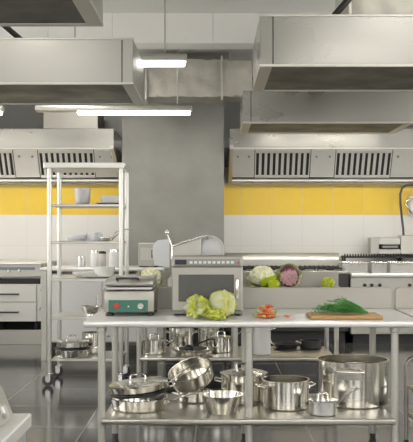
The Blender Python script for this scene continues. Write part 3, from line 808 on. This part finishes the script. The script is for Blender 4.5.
# purple headed cabbage: pink cut face toward the camera, pale leaves around it
c3 = P(289, 0, d).x
t = thing('red_cabbage', 'halved red cabbage with pink cut face and pale outer leaves', 'cabbage', (c3, d, TZ))
R0 = .105
ctr = Vector((0, 0, R0*.98))
mb = MB(); mb.ball(ctr, (R0*.92, R0*.92, R0*.92), 28, 18)
for v in mb.bm.verts:
    if v.co.y < -.045: v.co.y = -.045 - (v.co.y + .045)*.05
mb.build('heart', 'purple', t, False, 60)
mb = MB(); rnd = random.Random(3)
for k in range(60):
    a = k*2.4; rr_ = .086*math.sqrt((k + .5)/60)
    mb.ball((rr_*math.cos(a), -.050 - .012*(1 - (rr_/.08)**2), ctr.z - .006 + rr_*math.sin(a)*.82), rnd.uniform(.010, .014), 8, 6)
mb.build('cut_face', 'pink', t, False, 80)
for i, (az, el, hf) in enumerate(((90, .7, 66), (30, .5, 50), (150, .5, 50), (200, -.05, 30), (-20, -.05, 30), (75, .1, 60))):
    mb = MB(); mb.leaf(ctr, (math.cos(R_(az)), math.sin(R_(az)), el), R0*(.99 + .02*i/3), hf, .05, .22, 6, i, .004, seed=i + 50)
    for v in mb.bm.verts: v.co.z = max(v.co.z, .001)
    mb.build('outer_leaf', ('olive_leaf', 'pale_leaf')[i % 2], t, False, 80)
c4 = P(328, 0, 8.4).x
cabbage('lettuce', 'lime lettuce with dark leaves by the right end of the rear table', (c4, 8.4, TZ), .062, ('lime_leaf', 'lime_leaf', 'lettuce'), 41, .85, 6, 'lettuce', .09)
bd2 = MB().box((P(282, 0, 8.3).x, 8.34, TZ), (P(309, 0, 8.3).x, 8.375, TZ + .012)).build('knife_tray', 'dark_steel')
bpy.data.objects.remove(bd2)
c5 = P(151, 0, 8.3).x
cauli('cauliflower in green leaves behind the contact grill', (c5, 8.3), .108, 6, ('lettuce', 'pale_leaf', 'lettuce'), 17, sq=.95, lz=-.45, skip=lambda a: 4.9 < a < 6.3)

# meat slicer
sd = 8.30
sl = thing('meat_slicer', 'steel meat slicer with round blade guard behind the microwave', 'meat slicer', (P(195, 0, sd).x, sd, TZ))
xa, xb = P(168, 0, sd).x, P(232, 0, sd).x
MB().prism([(xa, TZ + .02), (xb, TZ + .02), (xb, TZ + .13), (xb - .06, TZ + .2), (xa + .12, TZ + .2), (xa, TZ + .10)], 1, sd - .14, sd + .20, .012).build('base', 'steel', sl)
for x in (xa + .05, xb - .05):
    for y in (sd - .1, sd + .16): MB().lathe([(0, 0), (.02, 0), (.022, .022), (0, .022)], (x, y, TZ), 12).build('foot', 'black', sl)
bc = P(209, 251, sd)
def disc(c, r, y0, y1, mat, nm, par, ring=None):
    m_ = MB(); m_.T = Matrix.Translation((c.x, y0, c.z)) @ Matrix.Rotation(PI/2, 4, 'X')
    w = y0 - y1
    if ring: m_.lathe([(ring, 0), (r - .004, 0), (r, .006), (r, w - .006), (r - .004, w), (ring, w), (ring, 0)], (0, 0, 0), 48)
    else: m_.lathe([(0, 0), (r - .004, 0), (r, .004), (r - .002, w*.6), (r*.5, w), (0, w)], (0, 0, 0), 48)
    return m_.build(nm, mat, par)
disc(bc, .148, sd + .03, sd - .01, 'hood_edge', 'blade_guard', sl, .128)
disc(bc, .130, sd + .02, sd - .005, 'clear', 'blade', sl)
# gauge plate (light triangle), carriage arm with knob, perspex shield
a0 = P(173, 245, sd); a1 = P(201, 237.5, sd); a2 = P(201, 262, sd); a3 = P(173, 262, sd)
MB().prism([(a0.x, a0.z), (a1.x, a1.z), (a2.x, a2.z), (a3.x, a3.z)], 1, sd - .05, sd - .03, .003).build('gauge_plate', 'steel', sl)
b0 = P(171, 246.5, sd); b1 = P(203, 236.5, sd)
MB().tube([(b0.x, sd - .06, b0.z), (b1.x, sd - .06, b1.z), (b1.x + .05, sd - .05, b1.z + .008)], .011, 10).build('guide_rail', 'chrome', sl)
k0 = P(167.5, 233.5, sd); k1 = P(172, 246, sd)
arm = MB().tube([(k1.x, sd - .09, k1.z - .12), (k1.x, sd - .09, k1.z), (k0.x, sd - .09, k0.z)], .009, 10).build('arm', 'chrome', sl)
MB().ball((k0.x, sd - .09, k0.z + .01), (.02, .02, .026), 14, 10).build('knob', 'chrome', arm)
tk = P(208, 235.5, sd); MB().tube([(tk.x, sd, tk.z - .03), (tk.x, sd, tk.z + .005)], .007, 8).box((tk.x - .03, sd - .012, tk.z + .002), (tk.x + .03, sd + .012, tk.z + .012), .003).build('cap', 'oven_grey', sl)
sh0, sh1 = P(153, 262, sd), P(170, 239, sd)
poly = [(sh0.x + .02, sh0.z - .02), (sh1.x, sh0.z - .05), (sh1.x, sh1.z), (sh0.x + .05, sh1.z - .01), (sh0.x + .008, sh1.z - .06), (sh0.x, sh1.z - .13)]
MB().prism(poly, 1, sd - .12, sd - .112, .002).build('hand_shield', 'clear', sl)

# ------------------------------------------------------------------ back ranges
def knob(mb, x, y, z, r=.02, dep=.025):
    T0 = mb.T.copy(); mb.T = Matrix.Translation((x, y, z)) @ Matrix.Rotation(PI/2, 4, 'X')
    mb.lathe([(0, -.002), (r, -.002), (r, dep*.8), (r*.8, dep), (0, dep)], (0, 0, 0), 14); mb.T = T0
# left range with drawers
LD = 11.3
lx1 = P(41, 0, LD).x; lx0 = -3.6
t = thing('cooking_range', 'steel range with drawers and control knobs at left, behind the rack', 'range', ((lx0+lx1)/2, 11.85, 0))
zt = P(0, 263, LD).z; zc = P(0, 277, LD).z; zd0 = P(0, 321.5, LD).z; zd1 = P(0, 285, LD).z
MB().box((lx0, LD + .02, zd0), (lx1, WY - .03, zc - .02), .004).build('carcass', 'filter', t)
MB().box((lx0, LD - .02, zt - .02), (lx1, WY - .03, zt), .004).build('worktop', 'filter', t)
MB().box((lx0, LD + .005, zc), (lx1, LD + .06, zt - .02), .004).box((lx0, LD + .12, zc - .04), (lx1, WY - .05, zt - .02)).build('control_panel', 'hood_edge', t)
fpx(-60, 35, 267, 270, LD + .005, .004).build('display_strip', 'blueish', t)
for kx in (-40, -12, 8.5, 19):
    c = P(kx, 271, LD); mb = MB(); knob(mb, c.x, LD + .005, c.z, .022, .03); mb.build('knob', 'chrome', t)
fpx(-90, 40.5, 278.5, 284, LD + .02, .004).build('vent_slot', 'slot', t)
xr = P(36.3, 0, LD).x
zmid = P(0, 302.2, LD).z
for (za, zb_, ph) in ((zmid + .004, zd1, 294), (zd0, zmid - .004, 312)):
    for (xa_, xb_, hx) in ((xr - 1.0, xr, 18.5), (xr - 2.02, xr - 1.02, None)):
        dw = MB().box((xa_, LD - .012, za), (xb_, LD + .02, zb_), .004).build('drawer', 'filter', t)
        hz = P(0, ph, LD).z; hr = P(18.5, 0, LD).x - (0 if hx else 1.02)
        MB().tube([(hr, LD - .008, hz), (hr, LD - .045, hz), (hr - .46, LD - .045, hz), (hr - .46, LD - .008, hz)], .010, 8).build('handle', 'dark_steel', dw)
for py in (290, 308):
    c = P(39.2, py, LD); mb = MB(); knob(mb, c.x, LD + .02, c.z, .016, .03); mb.build('button', 'white', t)
for x in (lx0 + .1, -2.9, lx1 - .08):
    for y in (LD + .12, WY - .15): MB().tube([(x, y, 0), (x, y, zd0 + .01)], .025, 10).build('leg', 'black', t)

MB().box((lx0, LD + .06, 0), (lx1, LD + .08, .19), .003).build('added_grey_panel', 'ledge', t)  # added panel, its grey stands in for light off the floor

# steel cabinet behind the rack
CD = 9.9; cx0, cx1 = P(41, 0, CD).x, P(163, 0, CD).x
t = thing('steel_cabinet', 'low steel cabinet standing behind the shelf rack', 'cabinet', ((cx0+cx1)/2, CD + .35, 0))
zt = 1.005
MB().box((cx0, CD, 0), (cx0 + .062, CD + .7, zt), .004).build('end_panel', 'hood_edge', t)
MB().box((cx1 - .062, CD, 0), (cx1, CD + .7, zt), .004).build('end_panel', 'hood_edge', t)
MB().box((cx0 + .062, CD + .03, .2), (cx1 - .062, CD + .7, zt - .035), .003).build('body', 'steel', t)
MB().box((cx0 - .01, CD - .02, zt), (cx1 + .01, CD + .72, zt + .03), .005).build('worktop', 'top', t)
xm = (cx0 + cx1)/2
for (a, b_) in ((cx0 + .07, xm - .004), (xm + .004, cx1 - .07)):
    dw = MB().box((a, CD + .005, .215), (b_, CD + .03, zt - .05), .004).build('door', 'white', t)
    MB().tube([(b_ - .05, CD + .008, .75), (b_ - .05, CD - .03, .75), (b_ - .05, CD - .03, .6), (b_ - .05, CD + .008, .6)], .007, 8).build('handle', 'chrome', dw)
zc_ = zt + .03
def canister(label, px0, px1, py0, dd, mat, lidmat):
    a, b_ = P(px0, py0, dd), P(px1, py0, dd); r = (b_.x - a.x)/2; h = a.z - zc_
    t = thing('canister', label, 'canister', ((a.x + b_.x)/2, dd, zc_), 'canisters on the low cabinet')
    MB().lathe([(0, 0), (r*.95, 0), (r, .006), (r, h*.82), (r*.96, h*.85), (0, h*.85)], seg=28).build('body', mat, t, False)
    MB().lathe([(0, h), (r*.3, h), (r*.9, h*.97), (r*1.02, h*.93), (r*1.02, h*.83), (0, h*.83)], seg=28).build('lid', lidmat, t, False)
canister('tall white canister seen through the rack, right one', 109, 118.5, 249, 10.15, 'white', 'chrome')
canister('cream canister seen through the rack, middle one', 90.5, 97.5, 249.5, 10.15, 'ceramic', 'chrome')
canister('short steel canister seen through the rack, left one', 77, 85, 256, 10.15, 'matte_steel', 'chrome')
canister('black lidded canister between the two tall canisters', 98.7, 106, 251, 10.3, 'grey_ceramic', 'black')
# small steel appliance on the cabinet
ax0, ax1 = P(138, 0, 10.1).x, P(158, 0, 10.1).x
t = thing('steel_appliance', 'boxy steel appliance on the low cabinet before the pillar', 'appliance', ((ax0+ax1)/2, 10.3, zc_))
MB().box((ax0, 10.1, zc_ + .01), (ax1, 10.45, P(0, 243, 10.1).z), .008).build('housing', 'steel', t)
fpx(140.5, 154, 248, 260, 10.1, .006).build('door', 'hood_edge', t)
fpx(151.5, 152.5, 250, 258, 10.095, .012).build('handle', 'dark_steel', t)
for x in (ax0 + .03, ax1 - .03): MB().box((x - .015, 10.12, zc_), (x + .015, 10.43, zc_ + .012)).build('foot', 'black', t)

ux0, ux1 = P(166, 0, 10.6).x, P(223, 0, 10.6).x  # black cabinet, added to make the shade under the rear table dark
t = thing('shade_cabinet', 'added black cabinet standing in for the shade below the pillar', 'fridge', ((ux0+ux1)/2, 10.9, 0))
MB().box((ux0, 10.63, .04), (ux1, 11.2, .86), .006).build('body', 'black', t)
for (a, b_) in ((ux0 + .005, (ux0+ux1)/2 - .004), ((ux0+ux1)/2 + .004, ux1 - .005)):
    dw = MB().box((a, 10.6, .08), (b_, 10.63, .80), .005).build('door', 'black', t)
    MB().tube([(b_ - .04, 10.602, .7), (b_ - .04, 10.57, .7), (b_ - .04, 10.57, .5), (b_ - .04, 10.602, .5)], .008, 8).build('handle', 'steel', dw)
for x in (ux0 + .05, ux1 - .05):
    for y in (10.68, 11.15): MB().lathe([(0, 0), (.02, 0), (.02, .042), (0, .042)], (x, y, 0), 10).build('foot', 'rubber', t)

# centre range behind the rear table
ND = 11.5
nx0, nx1 = .16, 1.755
t = thing('cooking_range', 'steel range with black burners behind the cauliflowers', 'range', ((nx0+nx1)/2, 12.0, 0))
MB().box((nx0, ND, .15), (nx1, WY - .03, .9), .006).build('body', 'dark_steel', t)
MB().box((nx0 + .04, ND + .06, 0), (nx1 - .04, WY - .1, .15)).build('plinth', 'base_dark', t)
MB().box((nx0, ND - .02, .9), (nx1, WY - .03, .935), .004).build('hob', 'steel', t)
MB().prism([(WY - .16, .935), (WY - .16, 1.06), (WY - .10, 1.15), (WY - .03, 1.15), (WY - .03, .935)], 0, nx0, nx1, .004).build('back_ledge', 'ledge', t)
for i in range(4):
    a = nx0 + .04 + i*.385; mb = MB()
    for k in range(6): mb.box((a + .01 + k*.066, ND + .06, .965), (a + .024 + k*.066, ND + .68, .985), .002)
    for yy in (ND + .06, ND + .36, ND + .66): mb.box((a, yy, .955), (a + .36, yy + .016, .975), .002)
    for xx in (a, a + .345):
        for yy in (ND + .06, ND + .66): mb.box((xx, yy, .935), (xx + .016, yy + .016, .97))
    mb.build('burner_grate', 'iron', t)
    br = MB(); 
    for yy in (ND + .2, ND + .52): br.lathe([(0, .03), (.04, .03), (.055, .018), (.06, 0), (0, 0)], (a + .18, yy, .935), 18)
    br.build('burner', 'iron', t)
for i in range(2):
    mb = MB(); mb.box((nx0 + .03 + i*.78, ND - .012, .25), (nx0 + .78 + i*.78, ND + .01, .72), .004); od = mb.build('oven_door', 'lcd', t)
    MB().tube([(nx0 + .08 + i*.78, ND - .01, .66), (nx0 + .08 + i*.78, ND - .05, .66), (nx0 + .73 + i*.78, ND - .05, .66), (nx0 + .73 + i*.78, ND - .01, .66)], .01, 8).build('handle', 'chrome', od)
for i in range(6):
    mb = MB(); knob(mb, nx0 + .15 + i*.25, ND + .002, .81); mb.build('knob', 'black', t)

# right fryer range
FD = 11.45; fx0, fx1 = 1.775, 3.5
t = thing('fryer_range', 'steel fryer counter with knobs along its front at right', 'fryer', ((fx0+fx1)/2, 11.95, 0))
MB().box((fx0, FD + .02, .12), (fx1, WY - .03, .86), .006).build('body', 'hood_edge', t)
MB().box((fx0 + .04, FD + .08, 0), (fx1 - .04, WY - .1, .12)).build('plinth', 'base_dark', t)
MB().box((fx0 - .004, FD - .03, .855), (fx1, WY - .03, .905), .012).build('worktop', 'top', t)
MB().box((fx0, WY - .36, .905), (fx1, WY - .03, .99), .005).build('rear_step', 'hood_edge', t)
for px in (365, 372, 380, 410, 425):
    c = P(px, 285.2, FD); mb = MB(); knob(mb, c.x, FD + .02, c.z, .022, .035); mb.build('knob', 'dark_steel', t)
mb = MB(); z0 = P(0, 257, WY - .25).z
for i in range(44):
    x = fx0 + .02 + i*.037; mb.box((x, WY - .34, z0 - .004), (x + .015, WY - .06, z0 + .018), .002).box((x, WY - .34, z0 + .016), (x + .015, WY - .31, z0 + .045), .002)
for yy in (WY - .34, WY - .08): mb.box((fx0 + .01, yy, z0 - .012), (fx1 - .02, yy + .014, z0 + .004), .002)
for x in (fx0 + .02, fx0 + .8, fx1 - .05): mb.box((x, WY - .34, 1.0), (x + .02, WY - .06, z0 - .01))
mb.build('grate', 'iron', t)
# fryer baskets, hung in front of the rear step
def basket(label, px0, px1):
    dd = FD + .22; a, b_ = P(px0, 262.5, dd), P(px1, 273, dd)
    zb_ = .906; zt_ = a.z; x0, x1 = a.x, b_.x
    t = thing('fryer_basket', label, 'fryer basket', ((x0+x1)/2, dd, zb_), 'fryer baskets on the right counter')
    mb = MB(); y0, y1 = dd - .12, dd + .20; w = .0025
    nX, nY, nZ = 26, 14, 9
    for i in range(nX + 1):
        x = x0 + (x1-x0)*i/nX
        for y in (y0, y1): mb.box((x - w, y - w, zb_), (x + w, y + w, zt_))
        mb.box((x - w, y0, zb_), (x + w, y1, zb_ + 2*w))
    for j in range(nZ + 1):
        z = zb_ + w + (zt_-zb_ - 2*w)*j/nZ
        for y in (y0, y1): mb.box((x0, y - w, z - w), (x1, y + w, z + w))
        for x in (x0, x1): mb.box((x - w, y0, z - w), (x + w, y1, z + w))
    for j in range(nY + 1):
        y = y0 + (y1-y0)*j/nY
        for x in (x0, x1): mb.box((x - w, y - w, zb_), (x + w, y + w, zt_))
    mb.build('wire_mesh', 'wire', t, angle=20)
    rm = MB(); pts = [(x0, y0, zt_), (x1, y0, zt_), (x1, y1, zt_), (x0, y1, zt_), (x0, y0, zt_)]
    for p, q_ in zip(pts, pts[1:]): rm.tube([p, q_], .011, 8)
    rm.build('rim', 'chrome', t)
    hb = MB(); xm = (x0 + x1)/2
    for s_ in (-.05, .05): hb.tube([(xm + s_, y0, zt_ - .05), (xm + s_, y0 - .03, zt_ - .02), (xm + s_*.5, y0 - .10, zt_)], .005, 6)
    hb.tube([(xm - .03, y0 - .10, zt_), (xm + .03, y0 - .10, zt_)], .008, 8)
    hb.build('handle', 'chrome', t)
basket('wire fryer basket at the left end of the fryer counter', 341, 366)
basket('wire fryer basket in the middle of the fryer counter', 370, 385)
basket('wire fryer basket at the right picture edge on the fryer counter', 388, 414)
# machine on the rear grate
ED = WY - .30
zg = z0 + .0185
t = thing('filter_machine', 'steel machine with a dark slot standing on the fryer grate', 'machine', (P(395, 0, ED).x, ED, zg))
za = P(0, 237.5, ED).z
def ebox(p0, p1, y0, y1, dpt, nm, mat, f=0):
    a, b_ = P(p0, y1, ED), P(p1, y0, ED); return MB().box((a.x, ED + f, max(a.z, zg)), (b_.x, ED + dpt, b_.z), .004).build(nm, mat, t)
ebox(370.5, 379, 237.5, 254, .2, 'left_column', 'steel')
ebox(379, 400.5, 238, 244.5, .2, 'bridge', 'hood_edge')
ebox(379, 400.5, 249, 254, .2, 'base', 'hood_edge')
ebox(381, 399, 244.5, 249, .2, 'slot', 'slot', .05)
ebox(400.5, 424, 235.5, 254, .2, 'right_housing', 'hood_edge', -.02)
ebox(382, 398, 245.6, 248, .1, 'tray', 'oven_grey', -.03)
hp = [P(404.5, 236, ED), P(404, 228, ED), P(402.5, 215, ED), P(401.3, 203, ED), P(401.2, 194, ED), P(403, 188, ED), P(407, 185.2, ED), P(413, 184.6, ED), P(430, 184.5, ED)]
o = MB().tube([(p.x, ED + .06, p.z) for p in hp], .016, 10).build('hose', 'rubber', t)
# spray tap with hook
t = thing('spray_tap', 'white wall tap with angled spout at the right edge by the black hose', 'tap', P(411, 205, WY - .01))
a = [P(413, 199, WY - .10), P(407, 201, WY - .12), P(404.8, 203.5, WY - .12), P(408, 207.5, WY - .12), P(411, 213, WY - .12), P(413, 214, WY - .10)]
MB().tube(a, .012, 8).build('spout', 'chrome', t)
MB().box(P(409.5, 216, WY - .09), P(418, 196, WY - .001), .01).build('wall_plate', 'white', t)

# ------------------------------------------------------------------ nearest counter at lower left with a slanted bin
t = thing('steel_counter', 'pale counter corner nearest the camera at lower left', 'counter', (-1.0, 1.7, 0))
qx = -.5186
MB().box((-1.6, .75, .86), (qx, 2.546, .9), .004).build('top', 'top', t)
MB().box((-1.58, .78, .12), (qx - .012, 2.53, .86), .004).build('body', 'matte_steel', t)
MB().box((-1.5, .85, 0), (qx - .06, 2.45, .12)).build('plinth', 'base_dark', t)
t = thing('slanted_bin', 'white slant sided container with round pull on the nearest counter', 'container', (-.8, 2.2, .9))
MB().prism([(-.558, .9005), (-.592, .986), (-.61, .99), (-1.05, .99), (-1.05, .9005)], 1, 1.85, 2.5, .004).build('body', 'ledge', t)
sx_ = MB(); c = P(1.5, 413, 2.22)
sx_.T = Matrix.Translation((-.5705, 2.41, .931)) @ Matrix.Rotation(R_(68), 4, 'Y')
sx_.lathe([(0, -.004), (.020, -.004), (.020, .008), (.016, .012), (0, .012)], (0, 0, 0), 20); sx_.build('pull', 'matte_steel', t)

# low tubular trolley under the right table
td = 5.86
t = thing('tray_trolley', 'low bent tube tray trolley under the right work table', 'trolley', (1.6, td, 0))
for yy in (5.56, td):
    x0, x1 = P(406.2, 0, td).x, 2.0; zt = P(0, 357.5, td).z
    pts = [(x0, yy, .06), (x0, yy, zt - .06)] + [(x0 + .06 - .06*math.cos(R_(a)), yy, zt - .06 + .06*math.sin(R_(a))) for a in (22, 45, 68, 90)] + [(x1 - .06, yy, zt)] + [(x1 - .06 + .06*math.sin(R_(a)), yy, zt - .06 + .06*math.cos(R_(a))) for a in (22, 45, 68, 90)] + [(x1, yy, .06)]
    MB().tube(pts, .014, 10).build('frame', 'steel', t)
    for x in (x0, x1):
        w = MB(); w.T = Matrix.Translation((x, yy, .03)) @ Matrix.Rotation(PI/2, 4, 'Y'); w.lathe([(0, -.012), (.028, -.012), (.03, -.006), (.03, .006), (.028, .012), (0, .012)], (0, 0, 0), 18); w.tube([(-.03, 0, 0), (-.012, 0, 0)], .008, 8); w.build('wheel', 'rubber', t)
for zz in (.22, .40): MB().box((P(406.2, 0, td).x + .012, 5.55, zz), (1.99, td + .01, zz + .012), .002).build('tray', 'shelf', t)

# ------------------------------------------------------------------ light and camera
w = bpy.data.worlds.new('daylight'); scene.world = w; w.use_nodes = True
bg = w.node_tree.nodes['Background']; bg.inputs[0].default_value = (1.0, .99, .975, 1); bg.inputs[1].default_value = 4.0
cd = bpy.data.cameras.new('camera'); cam = bpy.data.objects.new('camera', cd); COL.objects.link(cam)
cam.location = (0, 0, CZ); cam.rotation_euler = (PI/2, 0, 0)
cd.sensor_fit = 'AUTO'; cd.sensor_width = 36; cd.lens = F/442*36
cd.shift_x = -6.5/442; cd.shift_y = 13/442
cd.clip_start = .05
scene.camera = cam
scene.view_settings.view_transform = 'Standard'; scene.view_settings.look = 'None'
scene.view_settings.exposure = 0.25; scene.view_settings.gamma = 1; scene.view_settings.use_curve_mapping = False
scene.cycles.max_bounces = 10; scene.cycles.diffuse_bounces = 5; scene.cycles.glossy_bounces = 6
scene.cycles.caustics_reflective = False; scene.cycles.caustics_refractive = False
scene.cycles.sample_clamp_indirect = 6
